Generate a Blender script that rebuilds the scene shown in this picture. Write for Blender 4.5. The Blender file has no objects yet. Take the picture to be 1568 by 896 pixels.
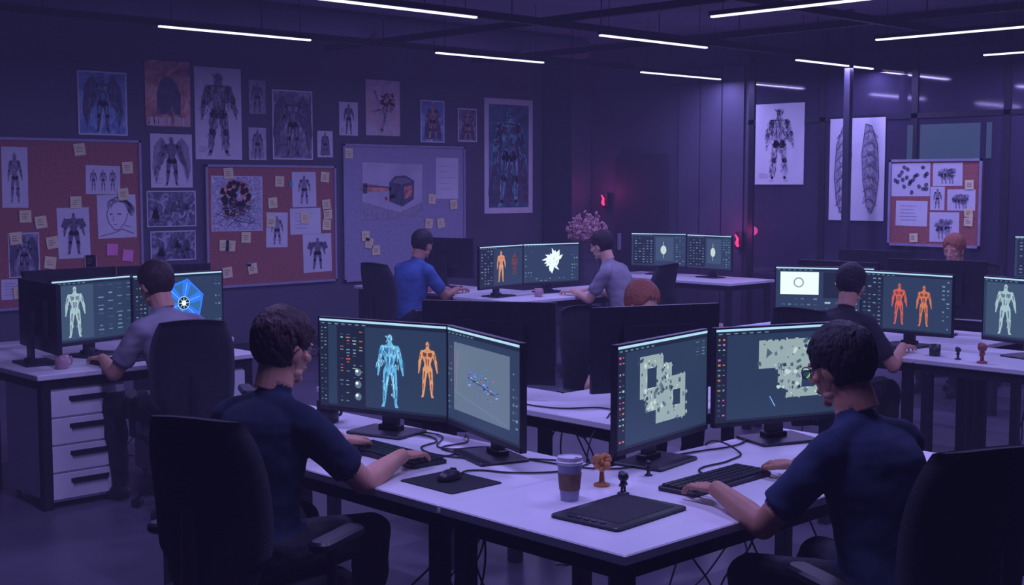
import bpy, math, random
import numpy as np
from mathutils import Vector, Matrix, Euler, noise as mnoise
scene=bpy.context.scene
scene.view_settings.view_transform='Standard'
scene.view_settings.look='None'
D=math.radians
COL=scene.collection

# ------------------------------------------------------------ materials
MATS={}
def srgb(r,g,b):
    f=lambda c:(c/255/12.92) if c/255<=0.04045 else ((c/255+0.055)/1.055)**2.4
    return (f(r),f(g),f(b))
def pm(name,c,c2=None,scale=20,rough=.6,metal=0,bump=0,spec=.5,dist=0,stretch=None):
    """procedural noise-mixed principled material"""
    if name in MATS: return MATS[name]
    m=bpy.data.materials.new(name); m.use_nodes=True
    nt=m.node_tree; b=nt.nodes['Principled BSDF']
    c2=c2 or tuple(x*.8 for x in c)
    tc=nt.nodes.new('ShaderNodeTexCoord'); n=nt.nodes.new('ShaderNodeTexNoise')
    n.inputs['Scale'].default_value=scale; n.inputs['Detail'].default_value=4; n.inputs['Distortion'].default_value=dist
    r=nt.nodes.new('ShaderNodeValToRGB')
    r.color_ramp.elements[0].position=.35; r.color_ramp.elements[1].position=.65
    r.color_ramp.elements[0].color=(*c2,1); r.color_ramp.elements[1].color=(*c,1)
    if stretch:
        mp=nt.nodes.new('ShaderNodeMapping'); mp.inputs['Scale'].default_value=stretch
        nt.links.new(tc.outputs['Object'],mp.inputs['Vector']); nt.links.new(mp.outputs['Vector'],n.inputs['Vector'])
    else: nt.links.new(tc.outputs['Object'],n.inputs['Vector'])
    nt.links.new(n.outputs['Fac'],r.inputs['Fac'])
    nt.links.new(r.outputs['Color'],b.inputs['Base Color'])
    b.inputs['Roughness'].default_value=rough; b.inputs['Metallic'].default_value=metal
    b.inputs['Specular IOR Level'].default_value=spec
    if bump:
        bp=nt.nodes.new('ShaderNodeBump'); bp.inputs['Strength'].default_value=bump; bp.inputs['Distance'].default_value=.01
        nt.links.new(n.outputs['Fac'],bp.inputs['Height']); nt.links.new(bp.outputs['Normal'],b.inputs['Normal'])
    MATS[name]=m; return m
def glow(name,c,s=1.0):
    if name in MATS: return MATS[name]
    m=bpy.data.materials.new(name); m.use_nodes=True
    nt=m.node_tree; b=nt.nodes['Principled BSDF']
    b.inputs['Base Color'].default_value=(.01,.01,.012,1); b.inputs['Roughness'].default_value=.35
    b.inputs['Emission Color'].default_value=(*c,1); b.inputs['Emission Strength'].default_value=s
    MATS[name]=m; return m
def paint(name,cols,scale=6,dist=1.5):
    if name in MATS: return MATS[name]
    m=bpy.data.materials.new(name); m.use_nodes=True
    nt=m.node_tree; b=nt.nodes['Principled BSDF']
    tc=nt.nodes.new('ShaderNodeTexCoord'); n=nt.nodes.new('ShaderNodeTexNoise')
    n.inputs['Scale'].default_value=scale; n.inputs['Detail'].default_value=6; n.inputs['Distortion'].default_value=dist
    r=nt.nodes.new('ShaderNodeValToRGB'); cr=r.color_ramp
    while len(cr.elements)<len(cols): cr.elements.new(.5)
    for i,c in enumerate(cols):
        cr.elements[i].position=.3+.4*i/(len(cols)-1); cr.elements[i].color=(*c,1)
    nt.links.new(tc.outputs['Object'],n.inputs['Vector']); nt.links.new(n.outputs['Fac'],r.inputs['Fac'])
    nt.links.new(r.outputs['Color'],b.inputs['Base Color']); b.inputs['Roughness'].default_value=.6
    MATS[name]=m; return m

wall_m=pm('wall_paint',(.078,.072,.118),(.064,.058,.098),1.5,.75)
floor_m=pm('polished_concrete',(.11,.10,.15),(.068,.063,.10),1.1,.38)
ceil_m=pm('ceiling_paint',(.24,.22,.32),(.19,.175,.26),1.0,.8)
white_m=pm('desk_laminate',(.78,.77,.83),(.74,.73,.79),4,.38)
dark_m=pm('dark_steel',(.022,.022,.036),(.015,.015,.026),30,.45,.3)
plas_m=pm('black_plastic',(.015,.015,.025),(.010,.010,.018),40,.45)
plas2_m=pm('monitor_shell',(.018,.018,.030),(.012,.012,.022),30,.4)
fab_m=pm('chair_fabric',(.018,.018,.032),(.010,.010,.019),160,.9,bump=.3)
paper_m=pm('paper',(.74,.73,.82),(.65,.64,.74),3,.8)
cork_m=pm('cork',(.44,.15,.12),(.30,.095,.085),60,.9,bump=.2)
felt_m=pm('pinboard_felt',(.36,.35,.50),(.31,.30,.44),30,.9)
frame_m=pm('board_frame',(.36,.33,.48),(.3,.28,.42),10,.5)
note_m=pm('sticky_note',(.92,.82,.46),(.82,.72,.40),9,.8)
pink_m=pm('pink_note',(.95,.30,.62),(.85,.24,.52),9,.8)
teal_m=pm('teal_note',(.05,.5,.6),(.04,.4,.5),9,.8)
ink_m=pm('pencil_ink',(.08,.075,.12),(.14,.13,.19),30,.8)
mid_m=pm('pencil_mid',(.22,.21,.29),(.15,.14,.21),25,.8)
grey_m=pm('pencil_shade',(.40,.38,.48),(.26,.25,.34),25,.8)
lite_m=pm('pencil_light',(.60,.58,.68),(.45,.44,.54),14,.8)
navy_m=pm('figure_dark',(.04,.045,.08),(.09,.10,.16),12,.7)

# ------------------------------------------------------------ mesh helpers
class MB:
    """mesh builder collecting vertices / faces / material slots"""
    def __init__(s): s.v=[]; s.f=[]; s.mi=[]; s.mats=[]
    def mid(s,m):
        if m not in s.mats: s.mats.append(m)
        return s.mats.index(m)
    def add(s,vs,fs,m):
        o=len(s.v); s.v+=[tuple(v) for v in vs]; k=s.mid(m)
        for f in fs: s.f.append(tuple(i+o for i in f)); s.mi.append(k)
    def box(s,c,d,m,rz=0,R=None,bev=0):
        hx,hy,hz=d[0]/2,d[1]/2,d[2]/2
        M=R or Matrix.Rotation(rz,3,'Z'); c=Vector(c)
        if bev<=0:
            vs=[Vector((x,y,z)) for z in(-hz,hz) for y in(-hy,hy) for x in(-hx,hx)]
            fs=[(0,2,3,1),(4,5,7,6),(0,1,5,4),(2,6,7,3),(0,4,6,2),(1,3,7,5)]
        else:
            b=min(bev,hx*.99,hy*.99); n=4; ring=[]
            for (sx,sy,a0) in((1,1,0),(-1,1,90),(-1,-1,180),(1,-1,270)):
                for i in range(n+1):
                    a=D(a0+90*i/n); ring.append((sx*(hx-b)+b*math.cos(a),sy*(hy-b)+b*math.sin(a)))
            k=len(ring); e=min(b,hz)*.5; vs=[]
            for z,sc in((-hz,e),(-hz+e,0),(hz-e,0),(hz,e)):
                for (x,y) in ring: vs.append(Vector((x*(1-sc/hx),y*(1-sc/hy),z)))
            fs=[tuple(range(k))[::-1],tuple(range(3*k,4*k))]
            for l in range(3):
                for i in range(k): j=(i+1)%k; fs.append((l*k+i,l*k+j,(l+1)*k+j,(l+1)*k+i))
        s.add([c+M@v for v in vs],fs,m)
    def tube(s,pts,rad,m,seg=10,caps=True):
        pts=[Vector(p) for p in pts]; n=len(pts)
        if not isinstance(rad,(list,tuple)): rad=[rad]*n
        vs=[];prev=None
        for i,p in enumerate(pts):
            t=(pts[min(i+1,n-1)]-pts[max(i-1,0)]).normalized()
            if prev is None: a=t.orthogonal().normalized()
            else:
                a=(prev-t*prev.dot(t)); a=a.normalized() if a.length>1e-6 else t.orthogonal().normalized()
            prev=a; b=t.cross(a)
            r=rad[i]
            for k in range(seg):
                an=2*math.pi*k/seg; vs.append(p+a*math.cos(an)*r+b*math.sin(an)*r)
        fs=[]
        for i in range(n-1):
            for k in range(seg):
                j=(k+1)%seg; fs.append((i*seg+k,i*seg+j,(i+1)*seg+j,(i+1)*seg+k))
        if caps: fs.append(tuple(range(seg))[::-1]); fs.append(tuple(range((n-1)*seg,n*seg)))
        s.add(vs,fs,m)
    def ell(s,c,r,m,R=None,seg=14,rings=9):
        if not isinstance(r,(list,tuple)): r=(r,r,r)
        c=Vector(c); vs=[]; fs=[]
        for i in range(1,rings):
            th=math.pi*i/rings
            for k in range(seg):
                ph=2*math.pi*k/seg
                v=Vector((r[0]*math.sin(th)*math.cos(ph),r[1]*math.sin(th)*math.sin(ph),r[2]*math.cos(th)))
                vs.append(c+(R@v if R else v))
        t=len(vs)
        for z in(r[2],-r[2]):
            v=Vector((0,0,z)); vs.append(c+(R@v if R else v))
        for i in range(rings-2):
            for k in range(seg):
                j=(k+1)%seg; fs.append((i*seg+k,(i+1)*seg+k,(i+1)*seg+j,i*seg+j))
        for k in range(seg):
            j=(k+1)%seg; fs.append((t,k,j)); fs.append((t+1,(rings-2)*seg+j,(rings-2)*seg+k))
        s.add(vs,fs,m)
    def lathe(s,c,prof,m,seg=24):
        c=Vector(c); vs=[];fs=[]
        for (r,z) in prof:
            for k in range(seg):
                a=2*math.pi*k/seg; vs.append(c+Vector((r*math.cos(a),r*math.sin(a),z)))
        for i in range(len(prof)-1):
            for k in range(seg):
                j=(k+1)%seg; fs.append((i*seg+k,i*seg+j,(i+1)*seg+j,(i+1)*seg+k))
        fs.append(tuple(range(seg))[::-1]); fs.append(tuple(range((len(prof)-1)*seg,len(prof)*seg)))
        s.add(vs,fs,m)
    def obj(s,name,loc=(0,0,0),rz=0,parent=None,smooth=False):
        me=bpy.data.meshes.new(name); me.from_pydata(s.v,[],s.f)
        for m in s.mats: me.materials.append(m)
        me.polygons.foreach_set('material_index',s.mi)
        if smooth: me.polygons.foreach_set('use_smooth',[True]*len(me.polygons))
        me.update()
        o=bpy.data.objects.new(name,me); COL.objects.link(o)
        o.location=loc; o.rotation_euler=(0,0,rz)
        if parent: o.parent=parent
        return o
def empty(name,loc=(0,0,0),rz=0):
    e=bpy.data.objects.new(name,None); e.empty_display_size=.1; COL.objects.link(e)
    e.location=loc; e.rotation_euler=(0,0,rz); return e
def autosmooth(o,ang=35):
    me=o.data
    me.polygons.foreach_set('use_smooth',[True]*len(me.polygons))
    if hasattr(me,'set_sharp_from_angle'): me.set_sharp_from_angle(angle=D(ang))

# flat artwork: (u right, v up) drawn on plane facing local -Y
class Flat(MB):
    def poly(s,pts,m,l=1): s.add([(p[0],-l*.0012,p[1]) for p in pts],[tuple(range(len(pts)))],m)
    def rect(s,x0,z0,x1,z1,m,l=1,a=0):
        if a:
            cx,cz=(x0+x1)/2,(z0+z1)/2; c,sn=math.cos(a),math.sin(a)
            pts=[(cx+(x-cx)*c-(z-cz)*sn,cz+(x-cx)*sn+(z-cz)*c) for x,z in((x0,z0),(x1,z0),(x1,z1),(x0,z1))]
        else: pts=[(x0,z0),(x1,z0),(x1,z1),(x0,z1)]
        s.poly(pts,m,l)
    def oval(s,cx,cz,rx,rz,m,l=1,n=14,a=0):
        s.poly([(cx+rx*math.cos(2*math.pi*i/n)*math.cos(a)-rz*math.sin(2*math.pi*i/n)*math.sin(a),
                 cz+rx*math.cos(2*math.pi*i/n)*math.sin(a)+rz*math.sin(2*math.pi*i/n)*math.cos(a)) for i in range(n)],m,l)
    def stroke(s,pts,w,m,l=1):
        for (a,b) in zip(pts[:-1],pts[1:]):
            dx,dz=b[0]-a[0],b[1]-a[1]; L=math.hypot(dx,dz)
            if L<1e-6: continue
            nx,nz=-dz/L*w/2,dx/L*w/2
            s.poly([(a[0]-nx,a[1]-nz),(b[0]-nx,b[1]-nz),(b[0]+nx,b[1]+nz),(a[0]+nx,a[1]+nz)],m,l)
    def limb(s,a,b,wa,wb,m,l):
        dx,dz=b[0]-a[0],b[1]-a[1]; L=math.hypot(dx,dz)or 1; nx,nz=-dz/L,dx/L
        s.poly([(a[0]-nx*wa,a[1]-nz*wa),((a[0]+b[0])/2-nx*(wa+wb)*.55,(a[1]+b[1])/2-nz*(wa+wb)*.55),(b[0]-nx*wb,b[1]-nz*wb),(b[0]+nx*wb,b[1]+nz*wb),
                ((a[0]+b[0])/2+nx*(wa+wb)*.55,(a[1]+b[1])/2+nz*(wa+wb)*.55),(a[0]+nx*wa,a[1]+nz*wa)],m,l)
        s.oval(b[0],b[1],wb,wb,m,l,8); s.oval(a[0],a[1],wa,wa,m,l,8)

FIG={'hip':[(-.05,.50),(.05,.50)],'kn':[(-.075,.28),(.08,.28)],'an':[(-.095,.05),(.085,.05)],
     'sh':[(-.115,.80),(.115,.80)],'el':[(-.165,.63),(.17,.64)],'wr':[(-.18,.47),(.195,.49)]}
def figure(F,cx,cz,h,m,l=1,bulk=1.0,shade=None,rng=None,cape=None,strokes=0,ink=None,wings=None,head=1.0,ink2=None,sw=1.0):
    P=lambda p:(cx+p[0]*h*bulk,cz+p[1]*h)
    if wings:
        for sg in(-1,1):
            F.poly([P((sg*.06,.80)),P((sg*.20,.98)),P((sg*.34,.80)),P((sg*.38,.35)),P((sg*.30,.05)),P((sg*.22,.40)),P((sg*.12,.55))],wings,l)
    if cape: F.poly([P((-.12,.82)),P((.12,.82)),P((.22,.35)),P((.25,.02)),P((.1,.06)),P((-.1,.02)),P((-.25,.05)),P((-.21,.4))],cape,l)
    l1=l+1
    F.oval(*P((0,.928)),.036*h*bulk*head,.056*h*head,m,l1,14)
    F.poly([P(q) for q in[(-.025,.89),(.025,.89),(.05,.845),(.12,.825),(.135,.78),(.095,.68),(.066,.60),(.085,.50),(.05,.45),(0,.44),(-.05,.45),(-.085,.50),(-.066,.60),(-.095,.68),(-.135,.78),(-.12,.825),(-.05,.845)]],m,l1)
    for i in(0,1):
        F.limb(P(FIG['sh'][i]),P(FIG['el'][i]),.036*h*bulk,.024*h*bulk,m,l1)
        F.limb(P(FIG['el'][i]),P(FIG['wr'][i]),.028*h*bulk,.015*h*bulk,m,l1)
        F.limb(P(FIG['hip'][i]),P(FIG['kn'][i]),.052*h*bulk,.030*h*bulk,m,l1)
        F.limb(P(FIG['kn'][i]),P(FIG['an'][i]),.036*h*bulk,.018*h*bulk,m,l1)
        a=FIG['an'][i]; sg=-1 if i==0 else 1
        F.poly([P((a[0]-.018,.06)),P((a[0]+.018,.06)),P((a[0]+sg*.02+.026,.0)),P((a[0]+sg*.02-.026,.0))],m,l1)
        F.oval(*P((FIG['wr'][i][0]+sg*.008,FIG['wr'][i][1]-.03)),.014*h*bulk,.026*h,m,l1,8)
    if shade:
        l2=l1+1
        for q in([(-.10,.80),(-.015,.785),(-.015,.73),(-.07,.71),(-.095,.74)],[(.10,.80),(.015,.785),(.015,.73),(.07,.71),(.095,.74)],[(-.04,.68),(-.008,.68),(-.008,.56),(-.03,.58)],[(.04,.68),(.008,.68),(.008,.56),(.03,.58)],
                 [(-.075,.46),(-.045,.47),(-.065,.32),(-.085,.32)],[(.075,.46),(.045,.47),(.065,.32),(.085,.32)],[(-.10,.24),(-.08,.25),(-.09,.12),(-.10,.12)],[(.10,.24),(.08,.25),(.085,.12),(.095,.12)],
                 [(-.155,.76),(-.13,.76),(-.155,.67),(-.17,.67)],[(.155,.76),(.13,.76),(.155,.67),(.17,.67)]):
            F.poly([P(x) for x in q],shade,l2)
        F.poly([P((-.024,.93)),P((.024,.93)),P((.014,.905)),P((-.014,.905))],shade,l2)
    if strokes and ink:
        rng=rng or random
        segs=[((-.09,.83),(-.07,.5)),((.09,.83),(.07,.5)),(FIG['hip'][0],FIG['an'][0]),(FIG['hip'][1],FIG['an'][1]),(FIG['sh'][0],FIG['wr'][0]),(FIG['sh'][1],FIG['wr'][1]),((0,.97),(0,.45)),((-.12,.82),(.12,.82)),((-.03,.97),(.03,.88))]
        if wings: segs+=[((-.15,.95),(-.32,.1)),((.15,.95),(.32,.1))]*2
        if cape: segs+=[((-.12,.82),(-.22,.05)),((.12,.82),(.22,.05))]*2
        for _ in range(strokes):
            a,b=rng.choice(segs); t0=rng.uniform(0,.8); t1=t0+rng.uniform(.06,.22)
            o1=rng.uniform(-.045,.045); o2=o1+rng.uniform(-.02,.02)
            p=lambda t,o:(a[0]+(b[0]-a[0])*t+o,a[1]+(b[1]-a[1])*t)
            F.stroke([P(p(t0,o1)),P(p(t0*.6+t1*.4,o1+rng.uniform(-.012,.012))),P(p(t1,o2))],h*rng.uniform(.003,.008)*sw,rng.choice((ink,ink2 or ink)),l1+2)

# ------------------------------------------------------------ room shell
X0,X1,Y0,Y1,H=-3.0,11.92,-3.0,11.43,3.45
def slab(name,c,d,m):
    b=MB(); b.box((0,0,0),d,m); return b.obj(name,c)
slab('floor',((X0+X1)/2,(Y0+Y1)/2,-.05),(X1-X0+.4,Y1-Y0+.4,.1),floor_m)
slab('ceiling',((X0+X1)/2,(Y0+Y1)/2,H+.05),(X1-X0+.4,Y1-Y0+.4,.1),ceil_m)
slab('wall_left',((X0+X1)/2,Y1+.1,H/2),(X1-X0+.4,.2,H),wall_m)
slab('wall_right',(X1+.1,(Y0+Y1)/2,H/2),(.2,Y1-Y0,H),wall_m)
slab('wall_back',((X0+X1)/2,Y0-.1,H/2),(X1-X0+.4,.2,H),wall_m)
slab('wall_side',(X0-.1,(Y0+Y1)/2,H/2),(.2,Y1-Y0,H),wall_m)
slab('baseboard_left',((X0+X1)/2,Y1-.01,.06),(X1-X0,.02,.12),dark_m)
slab('baseboard_right',(X1-.01,(Y0+Y1)/2,.06),(.02,Y1-Y0,.12),dark_m)

# glazed partition on right wall
glass_m=bpy.data.materials.new('dark_glass'); glass_m.use_nodes=True
_nt=glass_m.node_tree; _b=_nt.nodes['Principled BSDF']; _b.inputs['Roughness'].default_value=.05; _b.inputs['Specular IOR Level'].default_value=.45
_n=_nt.nodes.new('ShaderNodeTexNoise'); _n.inputs['Scale'].default_value=.9; _r=_nt.nodes.new('ShaderNodeValToRGB')
_r.color_ramp.elements[0].color=(.035,.03,.06,1); _r.color_ramp.elements[1].color=(.06,.053,.095,1); _tc=_nt.nodes.new('ShaderNodeTexCoord')
_nt.links.new(_tc.outputs['Object'],_n.inputs['Vector']); _nt.links.new(_n.outputs['Fac'],_r.inputs['Fac']); _nt.links.new(_r.outputs['Color'],_b.inputs['Base Color'])
g_x=X1-.03
edges=[8.5,7.6,6.55,5.6,4.3,3.0]
for i in range(len(edges)-1):
    b=MB(); w=edges[i]-edges[i+1]
    b.box((0,0,0),(.02,w-.06,2.95),glass_m); b.obj('window_%d'%(i+1),(g_x,(edges[i]+edges[i+1])/2,1.6))
for i,y in enumerate(edges):
    b=MB(); b.box((0,0,0),(.05,.07,3.2),dark_m); b.obj('trim_%d'%(i+1),(X1-.03,y,1.72))
b=MB(); b.box((0,0,0),(.05,5.6,.08),dark_m); b.obj('trim_7',(X1-.03,5.75,3.12))
b=MB(); b.box((0,0,0),(.05,5.6,.12),dark_m); b.obj('trim_8',(X1-.03,5.75,.08))
b=MB(); b.box((0,0,0),(.05,5.6,.05),dark_m); b.obj('trim_9',(X1-.03,5.75,2.42))
b=MB(); b.box((0,0,0),(.07,.07,H),pm('column_steel',(.04,.037,.07),None,10,.6),bev=.01); b.box((0,0,-H/2+.01),(.16,.16,.02),dark_m); b.obj('steel_column',(11.35,6.98,H/2))
teal_g=glow('distant_teal_room',srgb(46,62,96),1.0)
b=MB(); b.box((0,0,0),(.012,.62,.34),teal_g); b.box((0,.42,0),(.012,.06,.34),teal_g); b.box((0,-.40,0),(.012,.05,.34),teal_g); b.obj('window_10',(X1-.05,6.17,2.16))
pan=pm('wall_panel_paint',(.09,.082,.135),(.072,.065,.112),1.5,.7)
b=MB()
for k in range(3): b.box((0,.31-k*.31,0),(.02,.29,2.9),pan)
b.obj('wall_panels',(X1-.015,9.08,1.6))
b=MB(); b.box((0,0,0),(.03,.78,2.1),pm('door_paint',(.045,.04,.07),None,3,.6)); b.box((-.03,.33,0),(.03,.03,.2),frame_m); b.obj('door_1',(X1-.03,10.08,1.05))
b=MB(); b.box((0,0,0),(.35,.5,H-.02),pm('column_paint',(.055,.05,.085),None,3,.7),bev=.02); b.obj('corner_column',(X1-.2,11.15,H/2))

# ------------------------------------------------------------ ceiling lamps
tube_m=glow('lamp_tube',(.80,.76,1.0),2.0)
LC=(.41,.355,1.0)
def lamp(x,y,L,along,power=24):
    e=empty('ceiling_lamp',(x,y,2.9),0 if along=='x' else D(90))
    b=MB(); b.box((0,0,.022),(L,.05,.03),dark_m); b.obj('housing',parent=e)
    b=MB(); b.box((0,0,0),(L-.02,.030,.012),tube_m); b.obj('tube',parent=e)
    b=MB()
    for sx in(-.42,.42): b.tube([(sx*L,0,.03),(sx*L,0,.55)],.003,dark_m,6)
    b.obj('suspension_cable',parent=e)
    ld=bpy.data.lights.new('lamp_light','AREA'); ld.shape='RECTANGLE'; ld.size=L; ld.size_y=.08; ld.energy=power; ld.color=LC
    lo=bpy.data.objects.new('lamp_light',ld); COL.objects.link(lo); lo.parent=e; lo.location=(0,0,-.02)
for (x0,y) in((4.83,8.74),(4.82,6.75),(7.56,8.8),(7.59,6.88),(10.39,8.84),(10.42,6.97)):
    lamp(x0+.68,y,1.36,'x')
for x,yy in((7.32,4.95),(9.44,4.92),(11.25,4.9)): lamp(x,yy,1.3,'y')
for x,yy,p in((2.8,5.0,30),(4.6,2.9,32),(2.6,2.7,28),(7.3,2.2,24)): lamp(x,yy,1.3,'y',p)  # extra lamps outside the view, added to light the foreground desks
def rail(name,p0,p1,w=.05):
    b=MB(); p0=Vector(p0);p1=Vector(p1);c=(p0+p1)/2; d=p1-p0
    b.box((0,0,0),(abs(d.x)+w,abs(d.y)+w,.06),dark_m)
    n=5
    for i in range(n):
        q=p0+d*((i+.5)/n)-c; b.tube([(q.x,q.y,0),(q.x,q.y,H-c.z)],.006,dark_m,6)
    b.obj(name,c)
for y in(5.75,7.75,10.0): rail('ceiling_rail',(1.5,y,3.1),(11.6,y,3.1))
for x in(4.0,8.15,10.2): rail('ceiling_rail',(x,2,3.16),(x,11.2,3.16))
b=MB(); b.tube([(-3.5,0,0),(3.5,0,0)],.12,ceil_m,16); b.obj('ceiling_duct',(7.8,10.5,H-.13),smooth=True)

# ------------------------------------------------------------ posters
def poster(name,wall,a0,a1,z0,z1,draw,base=paper_m,frame=None):
    F=Flat(); w=abs(a1-a0); h=z1-z0
    F.box((0,.004,0),(w,.008,h),frame or base)
    F.rect(-w/2,-h/2,w/2,h/2,base,.5)
    draw(F,w,h)
    if wall=='L': return F.obj(name,((a0+a1)/2,Y1-.012,(z0+z1)/2),0)
    return F.obj(name,(X1-.058,(a0+a1)/2,(z0+z1)/2),D(-90))
rg=random.Random(4)
def d_sketch(bulk=1.0,n=130,wings=None,cape=None,fill=grey_m,sh=mid_m,sc=.92,sw=1.0):
    def f(F,w,h):
        hh=min(h*sc,w*2.3/bulk*(.8 if wings else 1)); figure(F,0,-hh/2,hh,fill,1,bulk,shade=sh,strokes=n,ink=ink_m,ink2=mid_m,rng=rg,wings=wings,cape=cape,sw=sw)
        for i in range(5): F.stroke([(-w*.42,-h*.42+i*.012),(-w*rg.uniform(.2,.35),-h*.42+i*.012)],.004,grey_m,1)
    return f
def d_paint(bg,fg,sh,bulk=1.0,**k):
    def f(F,w,h):
        F.rect(-w/2+.015,-h/2+.015,w/2-.015,h/2-.015,bg,1); hh=min(h*.9,w*2.0/bulk)
        figure(F,0,-hh/2,hh,fg,2,bulk,shade=sh,strokes=90,ink=sh,ink2=bg,rng=rg,sw=1.6,**k)
    return f
p_blue=paint('painting_blue',[(.06,.12,.32),(.16,.32,.62),(.5,.62,.85)],5)
p_brown=paint('painting_brown',[(.22,.07,.06),(.70,.28,.20),(.95,.62,.48)],6)
p_dark=paint('painting_dark',[(.06,.06,.09),(.20,.19,.27),(.50,.48,.60)],8)
p_teal=paint('painting_teal',[(.02,.06,.10),(.05,.16,.24),(.10,.26,.38)],3)
p_tealfig=paint('painting_teal_figure',[(.02,.08,.12),(.10,.42,.50),(.45,.70,.80)],9)
p_scn=paint('painting_scene',[(.02,.02,.04),(.14,.14,.22),(.6,.6,.75)],7,3)
p_mix=paint('painting_blue_white',[(.12,.18,.32),(.45,.46,.58),(.78,.76,.85)],14,3)
p_rust=paint('painting_rust',[(.16,.06,.07),(.85,.25,.12),(.95,.50,.30)],14,3)
p_warm=paint('painting_warm',[(.80,.70,.74),(.66,.52,.56),(.72,.44,.34)],5)
poster('concept_art_poster','L',5.48,5.97,2.2,2.79,d_paint(p_blue,navy_m,p_tealfig,1.0,wings=navy_m))
def d_brown(F,w,h):
    F.rect(-w/2+.01,-h/2+.01,w/2-.01,h/2-.01,p_brown,1)
    F.poly([(-.12,-.2),(.13,-.2),(.14,-.02),(.10,.09),(.04,.16),(-.02,.17),(-.08,.12),(-.12,.0)],navy_m,2)
    F.rect(-w/2+.01,-h/2+.01,w/2-.01,-h/2+.09,p_warm,2)
    for i in range(14): x=rg.uniform(-w*.45,w*.42); F.stroke([(x,-h/2+.02),(x+rg.uniform(-.02,.02),-h/2+rg.uniform(.08,.2))],.01,p_brown,3)
poster('concept_art_poster','L',6.16,6.64,2.3,2.93,d_brown,base=p_brown)
poster('character_sketch_poster','L',6.69,7.22,1.99,2.9,d_sketch(1.2,420,fill=grey_m,sh=None,sw=1.2))
poster('character_sketch_poster','L',7.31,7.51,2.46,2.8,d_sketch(1.1,60,fill=mid_m,sh=ink_m),base=grey_m)
poster('concept_art_poster','L',7.59,8.09,2.0,2.72,d_paint(p_dark,navy_m,grey_m,1.0,wings=navy_m))
poster('character_sketch_poster','L',6.2,6.65,1.71,2.23,d_sketch(1.15,260,wings=grey_m,fill=mid_m,sh=None))
poster('character_sketch_poster','L',7.3,7.51,1.99,2.32,d_sketch(1,60,fill=mid_m,sh=None,cape=grey_m),base=lite_m)
def d_scene(F,w,h):
    F.rect(-w/2+.01,-h/2+.01,w/2-.01,h/2-.01,p_scn,1)
    for i in range(9):
        x=rg.uniform(-w*.38,w*.38); r=rg.uniform(.02,.06); z=rg.uniform(-h*.35,h*.1)
        F.poly([(x-r,z-r),(x+r,z-r*1.2),(x+r*.6,z+r*.6),(x+r*.2,z+r*1.6),(x-r*.5,z+r*.7)],navy_m,2)
poster('concept_art_poster','L',6.15,6.68,1.33,1.68,d_scene)
poster('concept_art_poster','L',6.18,6.67,1.0,1.29,d_scene)
poster('character_sketch_poster','L',8.15,8.35,2.03,2.31,d_sketch(1,60,fill=mid_m,sh=None,cape=mid_m))
poster('character_sketch_poster','L',8.44,8.69,2.27,2.63,d_sketch(1,110,fill=mid_m,sh=None))
def d_tree(F,w,h):
    for i in range(90):
        a=rg.uniform(0,6.28); r=.12*math.sqrt(rg.random()); F.oval(.06+r*.85*math.cos(a),.07+r*math.sin(a),rg.uniform(.01,.022),rg.uniform(.01,.02),p_rust,1,7)
    for i in range(26):
        a=rg.uniform(0,6.28); r=rg.uniform(.05,.2); F.stroke([(.0+r*.3*math.cos(a),-.02),(r*math.cos(a),r*math.sin(a))],.005,grey_m,2)
    F.limb((-.02,-.25),(.05,-.02),.02,.012,grey_m,2); F.limb((-.12,.18),(-.05,.02),.015,.008,grey_m,2)
poster('concept_art_poster','L',8.8,9.28,2.28,2.89,d_tree,base=p_warm)
poster('concept_art_poster','L',9.58,9.94,2.22,2.7,d_paint(p_blue,p_brown,navy_m,1.2,cape=navy_m))
poster('concept_art_poster','L',10.15,10.45,2.24,2.63,d_paint(p_dark,p_brown,navy_m,1.2,cape=navy_m))
def d_big(F,w,h):
    F.rect(-w/2+.07,-h/2+.07,w/2-.07,h/2-.07,p_teal,1)
    figure(F,0,-h*.44,h*.88,p_tealfig,2,1.1,cape=navy_m,shade=navy_m,strokes=220,ink=navy_m,ink2=p_tealfig,rng=rg,sw=1.6)
poster('character_art_poster','L',10.57,11.38,1.39,2.77,d_big)
poster('character_sketch_poster','R',8.44,7.82,1.74,2.61,d_sketch(1.1,360,fill=lite_m,sh=None,sw=1.1))
def d_robes(F,w,h):
    # two folded wing-armour studies side by side
    for sg in(-1,1):
        cx=sg*w*.20
        out=[(cx-sg*.03,h*.44),(cx+sg*.04,h*.42),(cx+sg*.11,h*.24),(cx+sg*.13,-h*.08),(cx+sg*.10,-h*.32),(cx+sg*.05,-h*.43),(cx,-h*.36),(cx-sg*.05,-h*.12),(cx-sg*.07,h*.15),(cx-sg*.03,h*.44)]
        F.poly(out[:-1],grey_m,1); F.stroke(out,.008,ink_m,4)
        for k in range(7):
            z=h*(.36-k*.11); q=[(cx-sg*.05,z-.03),(cx+sg*.01,z+.015),(cx+sg*.06,z),(cx+sg*.11,z-.06)]
            F.stroke(q,.007,ink_m,4); F.poly([(cx-sg*.02,z-.02),(cx+sg*.05,z-.01),(cx+sg*.07,z-.07),(cx+sg*.01,z-.08)],lite_m,2)
        for k in range(70):
            z=rg.uniform(-.38,.4)*h; x=cx+sg*rg.uniform(-.045,.10)*(1-abs(z/h)*.8); dz=rg.uniform(.02,.07)
            F.stroke([(x,z),(x+sg*rg.uniform(-.015,.03),z-dz)],rg.uniform(.003,.006),rg.choice((ink_m,mid_m)),3)
poster('character_sketch_poster','R',7.50,6.86,1.37,2.42,d_robes)

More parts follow.
